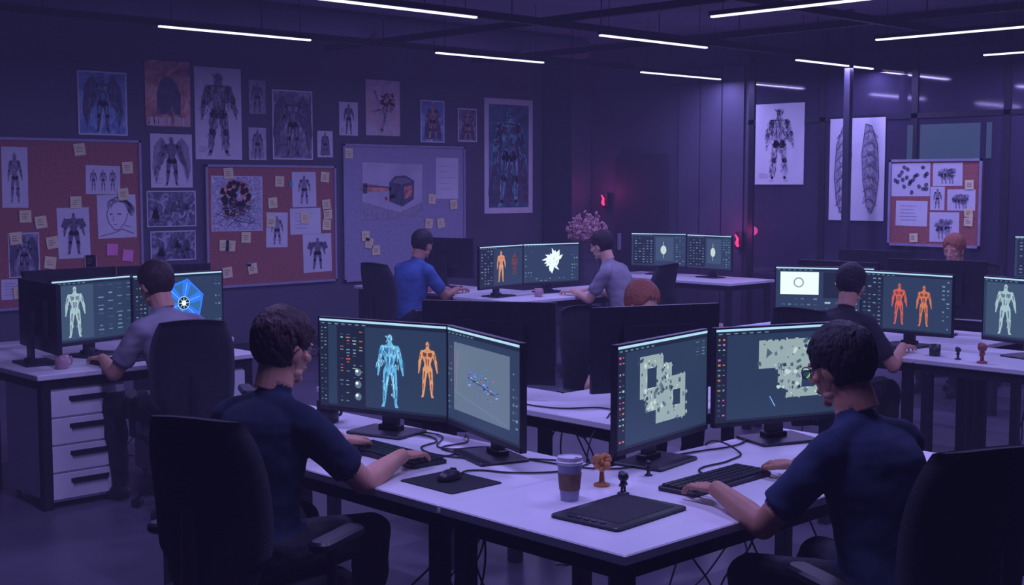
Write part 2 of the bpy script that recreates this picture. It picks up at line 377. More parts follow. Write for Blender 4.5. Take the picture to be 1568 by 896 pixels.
# ------------------------------------------------------------ pin boards
def board(name,wall,a0,a1,z0,z1,ext,face,items,notes):
    F=Flat(); w=abs(a1-a0); h=z1-z0
    F.box((0,.01,0),(w,.02,h),face)
    for (c,d) in(((0,-.002,h/2-.012),(w,.03,.024)),((0,-.002,-h/2+.012),(w,.03,.024)),((-w/2+.012,-.002,0),(.024,.03,h)),((w/2-.012,-.002,0),(.024,.03,h))):
        F.box(c,d,frame_m)
    e0,e1,f0,f1=ext
    U=lambda p:-w/2+(p-e0)/(e1-e0)*w
    V=lambda q:h/2-(q-f0)/(f1-f0)*h
    for it in items:
        x0,q0,x1,q1,kind=it; x0,x1=U(x0),U(x1); za,zb=V(q1),V(q0); cx,cz=(x0+x1)/2,(za+zb)/2; ww,hh=x1-x0,zb-za
        F.rect(x0,za,x1,zb,paper_m,2,rg.uniform(-.02,.02))
        if kind=='fig': figure(F,cx,za+hh*.08,hh*.84,grey_m,3,min(1.2,ww/hh*1.6),strokes=120,ink=ink_m,ink2=mid_m,rng=rg)
        elif kind=='mech':
            figure(F,cx,za+hh*.08,hh*.84,mid_m,3,min(1.4,ww/hh*1.9),shade=ink_m,strokes=60,ink=ink_m,rng=rg,head=.8)
            for k in(-1,1): F.rect(cx+k*ww*.25-.03,cz+hh*.1,cx+k*ww*.25+.03,cz+hh*.28,ink_m,7,k*.4)
        elif kind=='figs':
            for k in(-1,0,1): figure(F,cx+k*ww*.28,za+hh*.12,hh*.76,grey_m,3,.8,strokes=35,ink=ink_m,ink2=mid_m,rng=rg)
        elif kind=='creature':
            # hunched beast study: body, head, legs and a few detail callouts
            F.oval(cx-ww*.05,cz+hh*.05,ww*.22,hh*.17,grey_m,3,12,.3); F.oval(cx+ww*.2,cz+hh*.18,ww*.09,hh*.09,grey_m,3,10)
            for k in(-.2,-.08,.06,.15): F.limb((cx+k*ww,cz),(cx+k*ww+ww*.03,za+hh*.12),ww*.04,ww*.02,grey_m,3)
            for k in range(50): a=rg.uniform(0,6.28); F.stroke([(cx-ww*.05+ww*.24*math.cos(a)*rg.random(),cz+hh*.05+hh*.2*math.sin(a)*rg.random()),(cx-ww*.03+ww*.3*math.cos(a),cz+hh*.03+hh*.26*math.sin(a))],.004,rg.choice((mid_m,ink_m)),4)
        elif kind=='dots':
            for k in range(22): F.oval(cx+rg.uniform(-.42,.42)*ww,cz+rg.uniform(-.4,.4)*hh,ww*.06,ww*.05,ink_m,3,7,rg.random()*3)
        elif kind=='mix':
            F.rect(x0+.01,za+.01,x1-.01,zb-.01,p_mix,3)
            for k in range(130):
                a=rg.uniform(0,6.28); r=math.sqrt(rg.random()); F.oval(cx-.02+r*ww*.30*math.cos(a),cz+.05+r*hh*.32*math.sin(a),rg.uniform(.015,.045),rg.uniform(.012,.032),rg.choice((p_rust,p_rust,p_rust,p_rust,navy_m)),4,7,rg.random()*3)
            for k in range(36): F.stroke([(cx+rg.uniform(-.46,.46)*ww,cz+rg.uniform(-.46,.2)*hh),(cx+rg.uniform(-.46,.46)*ww*.6,cz+rg.uniform(-.46,.0)*hh)],.005,rg.choice((navy_m,mid_m,p_mix)),5)
        elif kind=='head':
            # 3/4 head study: skull, jaw, swept hair, collar
            F.poly([(cx-.08,cz+.10),(cx-.11,cz+.02),(cx-.09,cz-.06),(cx-.03,cz-.13),(cx+.02,cz-.13),(cx+.09,cz-.05),(cx+.12,cz+.04),(cx+.08,cz+.13),(cx,cz+.16)],mid_m,3)
            F.poly([(cx-.072,cz+.095),(cx-.102,cz+.02),(cx-.083,cz-.055),(cx-.028,cz-.122),(cx+.017,cz-.122),(cx+.082,cz-.045),(cx+.112,cz+.04),(cx+.075,cz+.123),(cx,cz+.152)],paper_m,4)
            for k in range(90):
                a=rg.uniform(.1,2.9); r=rg.uniform(.8,1.25); F.stroke([(cx+.02+.10*r*math.cos(a),cz+.05+.11*r*math.sin(a)),(cx+.03+.13*r*math.cos(a-.35),cz+.03+.13*r*math.sin(a-.35))],.005,rg.choice((mid_m,grey_m)),5)
            F.stroke([(cx-.075,cz+.02),(cx-.045,cz+.025)],.012,ink_m,5); F.stroke([(cx+.0,cz+.025),(cx+.04,cz+.02)],.012,ink_m,5)
            F.stroke([(cx-.03,cz+.01),(cx-.045,cz-.035),(cx-.025,cz-.04)],.005,mid_m,5); F.stroke([(cx-.035,cz-.075),(cx,cz-.075)],.006,mid_m,5)
            F.stroke([(x0+.02,za+.02),(cx-.02,cz-.15),(cx+.05,cz-.12),(x1-.03,za+.04)],.007,mid_m,5); F.stroke([(cx+.06,cz-.08),(x1-.05,za+.10)],.006,grey_m,5)
        elif kind=='art':
            F.rect(x0+.01,za+.01,x1-.01,zb-.01,p_dark,3)
            figure(F,cx,za+hh*.05,hh*.9,navy_m,4,1.0,wings=navy_m,shade=grey_m,strokes=40,ink=grey_m,rng=rg)
        elif kind=='vehicle':
            F.rect(x0,za,x1,zb,pm('vehicle_bg',(.60,.58,.70),(.46,.45,.56),3,.8),3)
            F.poly([(x0,za),(x1,za),(x1,za+hh*.30),(cx+.1,za+hh*.12),(x0,za+hh*.32)],grey_m,4)
            F.poly([(cx-.05,cz-.11),(cx+.14,cz-.17),(cx+.30,cz-.09),(cx+.31,cz+.12),(cx+.18,cz+.18),(cx+.03,cz+.17),(cx-.05,cz+.10)],navy_m,5)
            F.poly([(cx-.03,cz+.10),(cx+.05,cz+.15),(cx+.18,cz+.155),(cx+.27,cz+.11),(cx+.14,cz+.08)],mid_m,6)
            F.poly([(cx+.16,cz-.09),(cx+.28,cz-.05),(cx+.28,cz+.07),(cx+.16,cz+.05)],p_brown,6)
            F.limb((cx-.40,cz+.04),(cx-.04,cz+.03),.045,.025,p_brown,5); F.stroke([(cx-.40,cz+.06),(cx-.04,cz+.045)],.015,navy_m,6)
            F.poly([(cx-.42,cz-.02),(cx-.36,cz-.02),(cx-.36,cz+.09),(cx-.42,cz+.09)],navy_m,6)
            F.limb((cx-.10,cz-.08),(cx+.02,cz-.05),.02,.02,p_brown,5)
        elif kind=='page':
            for k in range(5): F.stroke([(x0+ww*.15,zb-hh*(.2+k*.14)),(x1-ww*rg.uniform(.15,.5),zb-hh*(.2+k*.14))],.005,grey_m,3)
    s=.055*(1.0 if wall=='L' else .8)
    for n in notes:
        m={'p':pink_m,'t':teal_m}.get(n[2] if len(n)>2 else '',note_m)
        x,z=U(n[0]),V(n[1]); k=s if m is not teal_m else s*.4
        an=rg.uniform(-.15,.15)
        F.rect(x-k,z-k,x+k,z+k,m,9,an)
        if m is note_m:
            for q in(-.35,0,.35): F.stroke([(x-k*.6,z+q*k),(x+k*rg.uniform(.1,.6),z+q*k)],.005,mid_m,10)
    if wall=='L': return F.obj(name,((a0+a1)/2,Y1-.025,(z0+z1)/2),0)
    return F.obj(name,(X1-.082,(a0+a1)/2,(z0+z1)/2),D(-90))
board('cork_board','L',4.56,6.09,.62,2.16,(0,246,0,254),cork_m,
  [(30,14,68,103,'fig'),(156,40,211,84,'figs'),(173,85,236,152,'head'),(110,104,160,181,'mech'),(36,140,82,206,'art'),(24,208,55,238,'page'),(2,20,20,90,'page')],
  [(147,16),(223,43),(215,84),(139,96),(62,116),(85,125),(47,148),(101,156),(195,170,'p'),(220,180,'p'),(160,186,'p'),(97,186),(159,186),(50,228),(120,230)])
board('cork_board','L',6.78,8.37,.70,1.94,(313,512,253,438),cork_m,
  [(321,270,396,353,'mix'),(442,263,480,318,'fig'),(438,320,487,361,'page'),(401,326,434,380,'fig'),(458,361,504,422,'mech')],
  [(346,266),(494,271),(422,278),(411,311),(496,315),(498,330),(496,347),(370,363),(347,375),(408,340),(461,335),(338,374),(379,411),(374,404,'t'),(342,415),(440,282,'t')])
board('pinboard','L',8.47,10.24,.68,2.18,(524,710,222,425),felt_m,
  [(551,250,641,334,'vehicle'),(663,240,699,304,'page')],
  [(532,236),(656,304),(691,313),(651,342),(670,342),(555,358),(560,369),(570,380)])
board('cork_board','R',6.79,5.81,1.13,1.99,(1366,1509,244,378),cork_m,
  [(1370,250,1431,301,'dots'),(1435,250,1480,285,'creature'),(1378,308,1428,347,'page'),(1432,286,1454,322,'fig'),(1458,290,1500,322,'creature'),(1432,325,1477,370,'creature')],
  [(1491,283),(1491,325),(1491,338),(1408,365)])

# ------------------------------------------------------------ desks
def desk(x0,y0,x1,y1):
    e=empty('office_desk',((x0+x1)/2,(y0+y1)/2,0)); w=x1-x0-.006; d=y1-y0-.006
    b=MB(); b.box((0,0,.725),(w,d,.03),white_m,bev=.008); b.obj('top',parent=e)
    b=MB()
    for sx in(-1,1):
        for sy in(-1,1): b.box((sx*(w/2-.06),sy*(d/2-.06),.355),(.055,.055,.71),dark_m,bev=.006)
        b.box((sx*(w/2-.06),0,.68),(.05,d-.14,.05),dark_m)
    for sy in(-1,1): b.box((0,sy*(d/2-.06),.68),(w-.14,.05,.05),dark_m)
    b.obj('steel_frame',parent=e)
    return e
desk(2.62,2.27,4.5,3.05)
desk(2.62,3.05,3.42,4.9)
desk(4.05,3.55,5.8,4.3)
desk(3.75,4.3,4.5,5.3)
desk(2.9,6.6,4.28,7.4)
desk(2.9,7.4,4.6,8.2)
desk(7.7,7.95,9.5,8.75)
desk(7.8,8.75,8.6,10.35)
desk(10.7,7.9,11.5,9.75)
desk(6.85,3.75,7.65,5.5)
desk(6.85,1.9,7.65,3.75)
desk(7.65,3.75,8.4,5.5)
desk(9.3,4.4,10.05,6.0)
desk(10.9,4.3,11.6,5.8)
def pedestal(x,y,n=4):
    e=empty('drawer_pedestal',(x,y,0)); b=MB(); b.box((0,0,.345),(.44,.55,.62),white_m,bev=.008); b.obj('carcass',parent=e)
    b=MB(); hh=.60/n
    for i in range(n):
        z=.045+hh*(i+.5)
        b.box((0,-.283,z),(.425,.016,hh-.012),white_m,bev=.004)
        b.box((0,-.292,z+hh*.18),(.22,.006,.022),dark_m,bev=.002)
        b.box((0,-.297,z+hh*.10),(.20,.012,.008),dark_m)
    b.obj('drawers',parent=e)
    b=MB()
    for sx in(-.18,.18):
        for sy in(-.22,.22): b.ell((sx,sy,.018),.018,plas_m,seg=8,rings=6)
    b.obj('casters',parent=e)
pedestal(3.2,6.93); pedestal(3.98,6.93,3)

# ------------------------------------------------------------ monitors
G=lambda n,r,g,b,s=1.0:glow(n,srgb(r,g,b),s)
ui_bg=G('ui_background',38,56,82,1.05); ui_dk=G('ui_panel_dark',24,34,54); ui_bar=G('ui_title_bar',165,205,225,1.2); ui_lt=G('ui_text',108,138,158); ui_mid=G('ui_panel_mid',56,78,102)
ui_white=G('ui_white',225,245,248,1.15); ui_blue=G('ui_figure_blue',98,172,215,1.1); ui_lblue=G('ui_figure_light_blue',165,220,240,1.15); ui_dblue=G('ui_blue_shade',48,108,158); ui_or=G('ui_figure_orange',200,115,75,1.05); ui_dor=G('ui_orange_shade',120,62,52); ui_tan=G('ui_figure_tan',212,152,108,1.05)
ui_red=G('ui_figure_red',205,90,70,1.05); ui_map=G('ui_map',148,170,172); ui_map2=G('ui_map_light',190,208,204,1.05); ui_mapd=G('ui_map_dark',70,98,110); ui_view=G('ui_viewport_grey',94,112,132,1.05); ui_pink=G('ui_line_pink',190,90,160,1.1); ui_gn=G('ui_green',110,190,100); ui_hex=G('ui_hex_blue',40,110,235,1.3); ui_hex2=G('ui_hex_light',130,190,255,1.2); ui_grey=G('ui_figure_grey',160,190,196)
def ui(F,w,h,kind,rng):
    W,Hh=w/2,h/2
    F.rect(-W,-Hh,W,Hh,ui_bg,1)
    F.rect(-W,Hh-.009,W,Hh,ui_bar,2)
    F.rect(-W,Hh-.024,W,Hh-.012,ui_dk,2)
    for i in range(7): F.rect(-W+.01+i*.035,Hh-.020,-W+.028+i*.035,Hh-.016,ui_lt,3)
    F.rect(-W,-Hh,W,-Hh+.010,ui_dk,2)
    def icons(x0,x1,z0,z1,nx,nz,fill=.6,mats=(ui_lt,ui_mid,ui_lt,ui_view)):
        for i in range(nx):
            for j in range(nz):
                if rng.random()<fill:
                    cx=x0+(x1-x0)*(i+.5)/nx; cz=z0+(z1-z0)*(j+.5)/nz; a=(x1-x0)/nx*.30*rng.uniform(.5,1.1); c=(z1-z0)/nz*.17*rng.uniform(.5,1.2)
                    F.rect(cx-a,cz-c,cx+a,cz+c,rng.choice(mats),3)
    if kind=='model':
        F.rect(-W,-Hh+.01,-W+.045,Hh-.025,ui_dk,2); icons(-W+.004,-W+.04,-Hh+.02,Hh-.03,2,22,.6)
        F.rect(-W+.09,-Hh+.01,-W+.235,Hh-.025,ui_dk,2); icons(-W+.10,-W+.23,-Hh+.12,Hh-.04,4,16,.5,(ui_lt,ui_mid,ui_red,ui_or,ui_grey)); icons(-W+.10,-W+.16,-Hh+.02,-Hh+.12,2,6,.6)
        for k in range(3): F.oval(-W+.20,-Hh+.05+k*.05,.017,.016,ui_view,4); F.oval(-W+.195,-Hh+.055+k*.05,.007,.006,ui_white,5)
        figure(F,.045,-Hh+.02,.30,ui_blue,3,1.05,shade=ui_dblue,strokes=190,ink=ui_lblue,ink2=ui_dblue,rng=rng,sw=1.3)
        figure(F,.228,-Hh+.075,.225,ui_tan,3,1.0,shade=ui_dor,strokes=80,ink=ui_dor,ink2=ui_or,rng=rng)
    elif kind=='view':
        F.rect(-W+.06,-Hh+.05,W-.08,Hh-.05,ui_view,2); icons(-W+.005,-W+.045,-Hh+.02,Hh-.04,2,14,.4); icons(W-.06,W-.01,-Hh+.05,Hh-.04,2,10,.3)
        F.stroke([(-W+.08,-Hh+.12),(W-.1,-Hh+.06)],.002,ui_lt,3); F.stroke([(-W+.08,-Hh+.12),(-W+.10,Hh-.08)],.002,ui_pink,3)
        for i in range(60):
            x=rng.uniform(-.13,.13); z=rng.gauss(0,.018)-x*.15; k=rng.uniform(.003,.012); F.stroke([(x,z),(x+k*2,z+rng.uniform(-.006,.006))],.003,rng.choice((ui_pink,ui_hex2,ui_hex,ui_hex,ui_dk)),4,)
        F.stroke([(-.12,.01),(.12,-.025)],.003,ui_dk,4)
        for i in range(9): x=-.11+i*.026; F.stroke([(x,.03-x*.15),(x+.004,-.03-x*.15)],.002,ui_mapd,4)
    elif kind in('map','map2'):
        F.rect(-W,-Hh+.01,-W+.05,Hh-.025,ui_dk,2); icons(-W+.004,-W+.045,-Hh+.02,Hh-.03,2,16,.7,(ui_lt,ui_mid,ui_or,ui_pink,ui_grey))
        icons(W-.10,W-.01,Hh-.09,Hh-.03,2,5,.8)
        ox=-.02 if kind=='map' else .02
        base=[(-.15,-.02,.01,.13),(-.04,-.12,.17,.04),(-.11,-.07,-.02,.0),(.0,.0,.07,.09)] if kind=='map' else [(-.14,.02,.13,.13),(-.01,-.10,.19,.10),(-.05,-.06,.05,.03)]
        for r in base: F.rect(ox+r[0],r[1],ox+r[2],r[3],ui_map,2)
        for i in range(110):
            r=rng.choice(base); x=rng.uniform(r[0],r[2]); z=rng.uniform(r[1],r[3]); s=rng.uniform(.002,.009); F.rect(ox+x-s,z-s,ox+x+s,z+s,rng.choice((ui_map2,ui_map,ui_view,ui_mapd)),3,rng.choice((0,.7)))
        holes=[(-.075,.05,.032),(.10,-.04,.026)] if kind=='map' else [(.09,-.03,.03)]
        for x,z,r in holes: F.oval(ox+x,z,r*1.15,r*1.3,ui_map2,4,8); F.rect(ox+x-r,z-r*1.1,ox+x+r,z+r*1.1,ui_bg,5)
        for i in range(44):
            r=rng.choice(base); e=rng.choice((0,1,2,3)); x=r[0] if e==0 else r[2] if e==1 else rng.uniform(r[0],r[2]); z=r[1] if e==2 else r[3] if e==3 else rng.uniform(r[1],r[3]); s=rng.uniform(.003,.007)
            F.rect(ox+x-s,z-s,ox+x+s,z+s,rng.choice((ui_map,ui_bg)),6,.4)
        if kind=='map2': F.poly([(.10,-.03),(.135,.01),(.125,-.04)],ui_gn,6); F.stroke([(-.07,-.09),(-.045,-.13)],.003,ui_hex2,6); F.poly([(-.09,.06),(-.06,.08),(-.085,.10)],ui_mapd,6)
    elif kind=='char':
        F.rect(-W+.02,-Hh+.02,-W+.30,Hh-.03,ui_mid,2); figure(F,-W+.16,-Hh+.03,.30,ui_grey,3,1.2,shade=ui_view,strokes=60,ink=ui_map2,ink2=ui_view,rng=rng)
        icons(-W+.32,W-.02,-Hh+.02,Hh-.03,4,13,.6)
    elif kind=='hex':
        F.rect(-W,-Hh+.01,-W+.10,Hh-.025,ui_dk,2); icons(-W+.01,-W+.09,-Hh+.02,Hh-.04,3,12,.6)
        for r,m,l in((.155,ui_hex,2),(.14,ui_dblue,3)): F.oval(.03,-.005,r,r,m,l,6,.3)
        for a in range(6):
            t=a*math.pi/3+.3; c=math.cos;s_=math.sin
            F.poly([(.03+.05*c(t-.4),-.005+.05*s_(t-.4)),(.03+.135*c(t-.22),-.005+.135*s_(t-.22)),(.03+.135*c(t+.22),-.005+.135*s_(t+.22)),(.03+.05*c(t+.4),-.005+.05*s_(t+.4))],ui_hex,4)
            F.stroke([(.03,-.005),(.03+.13*c(t),-.005+.13*s_(t))],.003,ui_hex2,5)
        F.oval(.03,-.005,.044,.044,ui_hex2,6); F.oval(.03,-.005,.038,.038,ui_dk,7); F.oval(.03,-.005,.018,.018,ui_white,8,6)
        for a in range(8): t=a*math.pi/4; F.stroke([(.03,-.005),(.03+.034*math.cos(t),-.005+.034*math.sin(t))],.003,ui_white,8)
        icons(W-.06,W-.01,-Hh+.02,Hh-.04,2,12,.6)
    elif kind=='figs':
        F.rect(-W,-Hh+.01,-W+.16,Hh-.025,ui_dk,2); icons(-W+.01,-W+.15,-Hh+.02,Hh-.03,4,12,.6)
        figure(F,-.04,-Hh+.04,.26,ui_red,3,1.0,shade=ui_dor,strokes=40,ink=ui_dor,ink2=ui_or,rng=rng); figure(F,.13,-Hh+.04,.255,ui_or,3,1.0,shade=ui_dor,strokes=40,ink=ui_dor,ink2=ui_red,rng=rng)
        icons(W-.07,W-.01,-Hh+.02,Hh-.03,2,12,.7)
    elif kind=='figpale':
        F.rect(-W,-Hh+.01,-W+.20,Hh-.025,ui_dk,2); icons(-W+.01,-W+.19,-Hh+.02,Hh-.03,4,12,.6)
        figure(F,-.01,-Hh+.04,.28,ui_tan,3,1.1,shade=ui_or,strokes=40,ink=ui_red,ink2=ui_or,rng=rng); figure(F,.19,-Hh+.09,.21,ui_dor,3,1.0,shade=ui_dk)
    elif kind=='splat':
        icons(-W+.01,-W+.10,-Hh+.02,Hh-.03,3,10,.5); icons(-W+.12,W-.1,-Hh+.012,-Hh+.05,8,2,.8); icons(W-.09,W-.01,-Hh+.02,Hh-.03,3,10,.5)
        F.oval(.02,.02,.065,.06,ui_white,3)
        for k in range(16):
            a=rng.uniform(0,6.28); r=rng.uniform(.085,.14); wd=rng.uniform(.12,.28)
            F.poly([(.02+.05*math.cos(a-wd*2),.02+.05*math.sin(a-wd*2)),(.02+r*.7*math.cos(a-wd),.02+r*.65*math.sin(a-wd)),(.02+r*math.cos(a+.1),.02+r*.9*math.sin(a+.1)),(.02+r*.6*math.cos(a+wd),.02+r*.6*math.sin(a+wd)),(.02+.05*math.cos(a+wd*2),.02+.05*math.sin(a+wd*2))],ui_white,3)
        for k in range(10): F.oval(.02+rng.uniform(-.05,.05),.02+rng.uniform(-.05,.05),.008,.006,ui_map2,4,7)
    elif kind=='page':
        F.rect(-W+.03,.0,-W+.28,Hh-.03,ui_white,2); F.oval(-W+.15,.08,.035,.035,ui_map,3); F.oval(-W+.15,.08,.025,.025,ui_white,4)
        F.rect(-W+.31,-.02,W-.03,Hh-.03,ui_dk,2); F.limb((.08,.08),(.16,.06),.012,.02,ui_tan,3); F.limb((.16,.06),(.20,.09),.012,.006,ui_tan,3); icons(-W+.03,-W+.28,-Hh+.02,-.01,6,4,.8); icons(-W+.31,W-.03,-Hh+.02,-.03,5,3,.8,(ui_lt,ui_grey,ui_mid))
    elif kind=='grid':
        F.rect(-W+.02,-Hh+.02,-.05,Hh-.03,ui_dk,2); icons(-W+.03,-.06,-Hh+.03,Hh-.04,5,10,.8)
        F.rect(-.03,-Hh+.06,W-.14,Hh-.04,ui_mid,2); F.oval(.06,.0,.035,.05,ui_map2,3,9); F.stroke([(.06,-.09),(.06,.09)],.004,ui_map2,3); icons(W-.12,W-.01,-Hh+.02,Hh-.03,3,12,.7)
mon_i=[0]
def monitor(x,y,yaw,kind=None,zc=1.01,w=.645,h=.385,zt=.74):
    mon_i[0]+=1; rng=random.Random(mon_i[0]*7)
    e=empty('computer_monitor',(x,y,zt),D(yaw)); zc-=zt
    b=MB(); b.box((0,.012,zc),(w,.018,h),plas2_m)
    b.box((0,.030,zc),(w*.55,.026,h*.55),plas2_m)
    b.box((0,-.001,zc-h/2+.008),(w,.008,.016),plas2_m); b.box((0,-.001,zc+h/2-.003),(w,.008,.006),plas2_m)
    b.box((-w/2+.003,-.001,zc),(.006,.008,h),plas2_m); b.box((w/2-.003,-.001,zc),(.006,.008,h),plas2_m)
    for i in range(6): b.box((-.06+.024*i,.044,zc+.06),(.012,.004,.03),dark_m)
    b.obj('shell',parent=e)
    b=MB(); b.box((0,.062,zc*.5+.02),(.075,.022,zc+.02),plas2_m); b.box((0,.052,zc),(.09,.03,.09),plas2_m)
    b.obj('stand_neck',parent=e)
    b=MB(); b.box((0,.03,.006),(.27,.20,.012),plas2_m,bev=.012); b.box((0,.062,.02),(.10,.05,.024),plas2_m,bev=.006); b.obj('stand_base',parent=e)
    F=Flat(); sw,sh=w-.014,h-.024
    if kind: ui(F,sw,sh,kind,rng)
    else: F.rect(-sw/2,-sh/2,sw/2,sh/2,plas_m,1)
    F.obj('screen',(0,-.0005,zc+.005),parent=e)
    return e
monitor(3.22,4.09,-75,'model'); monitor(3.20,3.47,-108,'view')
monitor(3.61,2.95,9,'map'); monitor(4.26,2.88,-20,'map2')
monitor(4.52,3.75,158); monitor(4.12,4.42,122)
monitor(3.51,7.16,16,'char'); monitor(4.08,7.2,3,'hex'); monitor(3.14,7.07,84)
monitor(3.75,8.0,184); monitor(4.4,7.95,172)
monitor(7.98,8.4,9,'figpale'); monitor(8.62,8.4,-10,'splat'); monitor(8.35,9.55,100,zc=1.03)
monitor(11.2,9.25,-69,'grid'); monitor(11.2,8.55,-95,'grid')
monitor(7.43,4.72,-62,'page'); monitor(7.34,4.08,-92,'figs'); monitor(7.34,3.30,-104,'char')
monitor(8.05,4.25,104,zc=1.05); monitor(8.05,5.0,90)
monitor(9.6,5.6,100); monitor(11.25,4.85,-70,'grid',zc=1.1)

# ------------------------------------------------------------ desk accessories
def keyboard(x,y,yaw):
    e=empty('computer_keyboard',(x,y,.74),D(yaw)); b=MB()
    b.box((0,0,.008),(.45,.15,.016),plas_m,bev=.006); b.obj('case',parent=e)
    b=MB()
    for r in range(5):
        for c in range(19):
            if r==0 and 4<=c<=9: continue
            b.box((-.206+c*.0229,-.055+r*.0268,.02),(.0185,.0215,.008),plas2_m)
    b.box((-.057,-.055,.02),(.13,.0215,.008),plas2_m); b.obj('keys',parent=e)
def mouse(x,y,yaw,z=.74):
    b=MB(); b.ell((0,0,.006),(.031,.055,.03),plas2_m,seg=18,rings=12)
    b.v=[(p[0],p[1],max(p[2],0)) for p in b.v]; b.tube([(0,.01,.036),(0,.035,.03)],.005,plas_m,8)
    b.obj('computer_mouse',(x,y,z),D(yaw),smooth=True)
keyboard(2.98,3.72,-92); keyboard(3.50,2.63,2)
keyboard(3.55,6.82,4); keyboard(7.05,4.22,-90)
mousep=pm('mouse_pad',(.012,.012,.02),None,60,.8)
b=MB(); b.box((0,0,.002),(.23,.27,.004),mousep,bev=.01); b.obj('mouse_pad',(2.86,3.26,.74),0)
mouse(2.87,3.28,-80,.7442)
def tablet(x,y,yaw):
    e=empty('drawing_tablet',(x,y,.74),D(yaw)); b=MB(); b.box((0,0,.006),(.36,.26,.012),plas2_m,bev=.015); b.obj('body',parent=e)
    b=MB(); b.box((.01,0,.0125),(.28,.20,.001),mousep)
    for i in range(5): b.box((-.16,-.06+i*.03,.013),(.012,.018,.003),dark_m)
    b.obj('active_area',parent=e)
tablet(2.955,2.585,4)
cupc=pm('paper_cup',(.42,.41,.62),(.38,.37,.56),10,.6); lid=pm('cup_lid',(.75,.73,.82),None,20,.35); slv=pm('cup_sleeve',(.30,.18,.12),(.24,.14,.09),40,.9)
def coffee(x,y):
    e=empty('takeaway_coffee_cup',(x,y,.74)); b=MB(); b.lathe((0,0,0),[(.028,0),(.029,.002),(.040,.122)],cupc); b.obj('cup',parent=e)
    b=MB(); b.lathe((0,0,0),[(.0325,.035),(.0335,.036),(.0385,.09),(.037,.091)],slv); b.obj('sleeve',parent=e)
    b=MB(); b.lathe((0,0,0),[(.041,.118),(.044,.12),(.044,.127),(.040,.13),(.039,.142),(.035,.143),(.033,.139)],lid); b.box((.0,-.03,.1425),(.01,.006,.002),dark_m); b.obj('lid',parent=e)
coffee(2.97,2.81)
def mug(x,y,c=None,s=1.0,name='coffee_mug'):
    m=c or plas2_m; e=empty(name,(x,y,.74)); b=MB()
    b.lathe((0,0,0),[(.034*s,0),(.040*s,.004),(.041*s,.085*s),(.037*s,.085*s),(.035*s,.01)],m)
    b.tube([(.038*s,0,.07*s),(.06*s,0,.068*s),(.068*s,0,.045*s),(.058*s,0,.022*s),(.038*s,0,.018*s)],.006*s,m,8); b.obj('body',parent=e,smooth=True)
pinkc=pm('pink_ceramic',(.50,.30,.34),None,20,.4)
mug(3.22,4.46,None,1.15); mug(3.2,4.66,None,.7)
mug(3.12,6.78,pinkc,.9); mug(8.2,8.15,pinkc,.9); mug(6.98,5.25,pinkc,.9); mug(7.05,3.72,None,.8)
og=pm('figurine_orange',(.75,.34,.10),(.55,.20,.06),60,.7)
def fig_tree(x,y):
    e=empty('tree_figurine',(x,y,.74)); b=MB(); b.lathe((0,0,0),[(.026,0),(.028,.006),(.01,.014),(.007,.05)],og,14)
    r=random.Random(2)
    for i in range(40):
        a=r.uniform(0,6.28); q=r.uniform(0,.026); b.ell((q*math.cos(a),q*math.sin(a),.078+r.uniform(-.022,.024)),r.uniform(.008,.014),og,seg=8,rings=6)
    b.obj('body',parent=e,smooth=True)
fig_tree(3.19,2.87)
def fig_small(x,y,s=1.0,m=plas2_m,name='character_figurine'):
    e=empty(name,(x,y,.74)); b=MB(); b.lathe((0,0,0),[(.018*s,0),(.019*s,.005*s),(.006*s,.01*s)],m,14)
    for sg in(-1,1):
        b.tube([(sg*.007*s,0,.008*s),(sg*.006*s,0,.028*s)],.004*s,m,8); b.tube([(sg*.01*s,0,.04*s),(sg*.018*s,0,.028*s)],.003*s,m,8)
    b.ell((0,0,.035*s),(.011*s,.009*s,.013*s),m); b.ell((0,0,.056*s),(.017*s,.017*s,.016*s),m); b.ell((0,.006*s,.066*s),(.012*s,.01*s,.008*s),m)
    b.obj('body',parent=e,smooth=True)
fig_small(3.15,2.74,1.05); fig_small(3.42,2.86,.75); fig_small(6.95,3.38,1.6,pm('figurine_red',(.35,.10,.08),None,20,.5)); fig_small(3.4,7.0,1.0); fig_small(7.0,3.55,1.0)
b=MB(); b.box((0,0,.002),(.21,.297,.004),paper_m); b.obj('paper_sheet',(7.1,2.9,.74),.3)
def cable(name,pts,r=.0035):
    cu=bpy.data.curves.new(name,'CURVE'); cu.dimensions='3D'; cu.bevel_depth=r; cu.bevel_resolution=2
    sp=cu.splines.new('BEZIER'); sp.bezier_points.add(len(pts)-1)
    for p,q in zip(sp.bezier_points,pts): p.co=q; p.handle_left_type=p.handle_right_type='AUTO'
    cu.materials.append(plas_m); o=bpy.data.objects.new(name,cu); COL.objects.link(o)
z=.745
cable('monitor_cable',[(3.32,4.05,z),(3.28,3.82,z),(3.14,3.75,z),(3.12,3.55,z),(3.28,3.35,z),(3.38,3.2,z)])
cable('monitor_cable',[(3.30,3.5,z),(3.3,3.25,z),(3.4,3.0,z),(3.55,2.98,z)])
cable('monitor_cable',[(3.30,4.1,z),(3.36,3.9,z),(3.2,3.68,z),(3.33,3.6,z),(3.40,3.5,z)],.003)
cable('keyboard_cable',[(3.05,3.6,z),(3.16,3.58,z),(3.2,3.7,z),(3.35,3.72,z),(3.41,3.8,z),(3.425,3.8,.6)])
cable('keyboard_cable',[(3.55,2.70,z),(3.6,2.78,z),(3.8,2.8,z),(3.95,2.86,z),(3.98,3.04,z),(4.0,3.06,.5)])
cable('mouse_cable',[(2.93,3.3,.75),(3.02,3.33,z),(3.1,3.2,z),(3.25,3.1,z),(3.4,3.12,z)])
cable('monitor_cable',[(4.2,3.0,z),(4.05,2.95,z),(3.85,2.98,z),(3.7,3.0,z)])
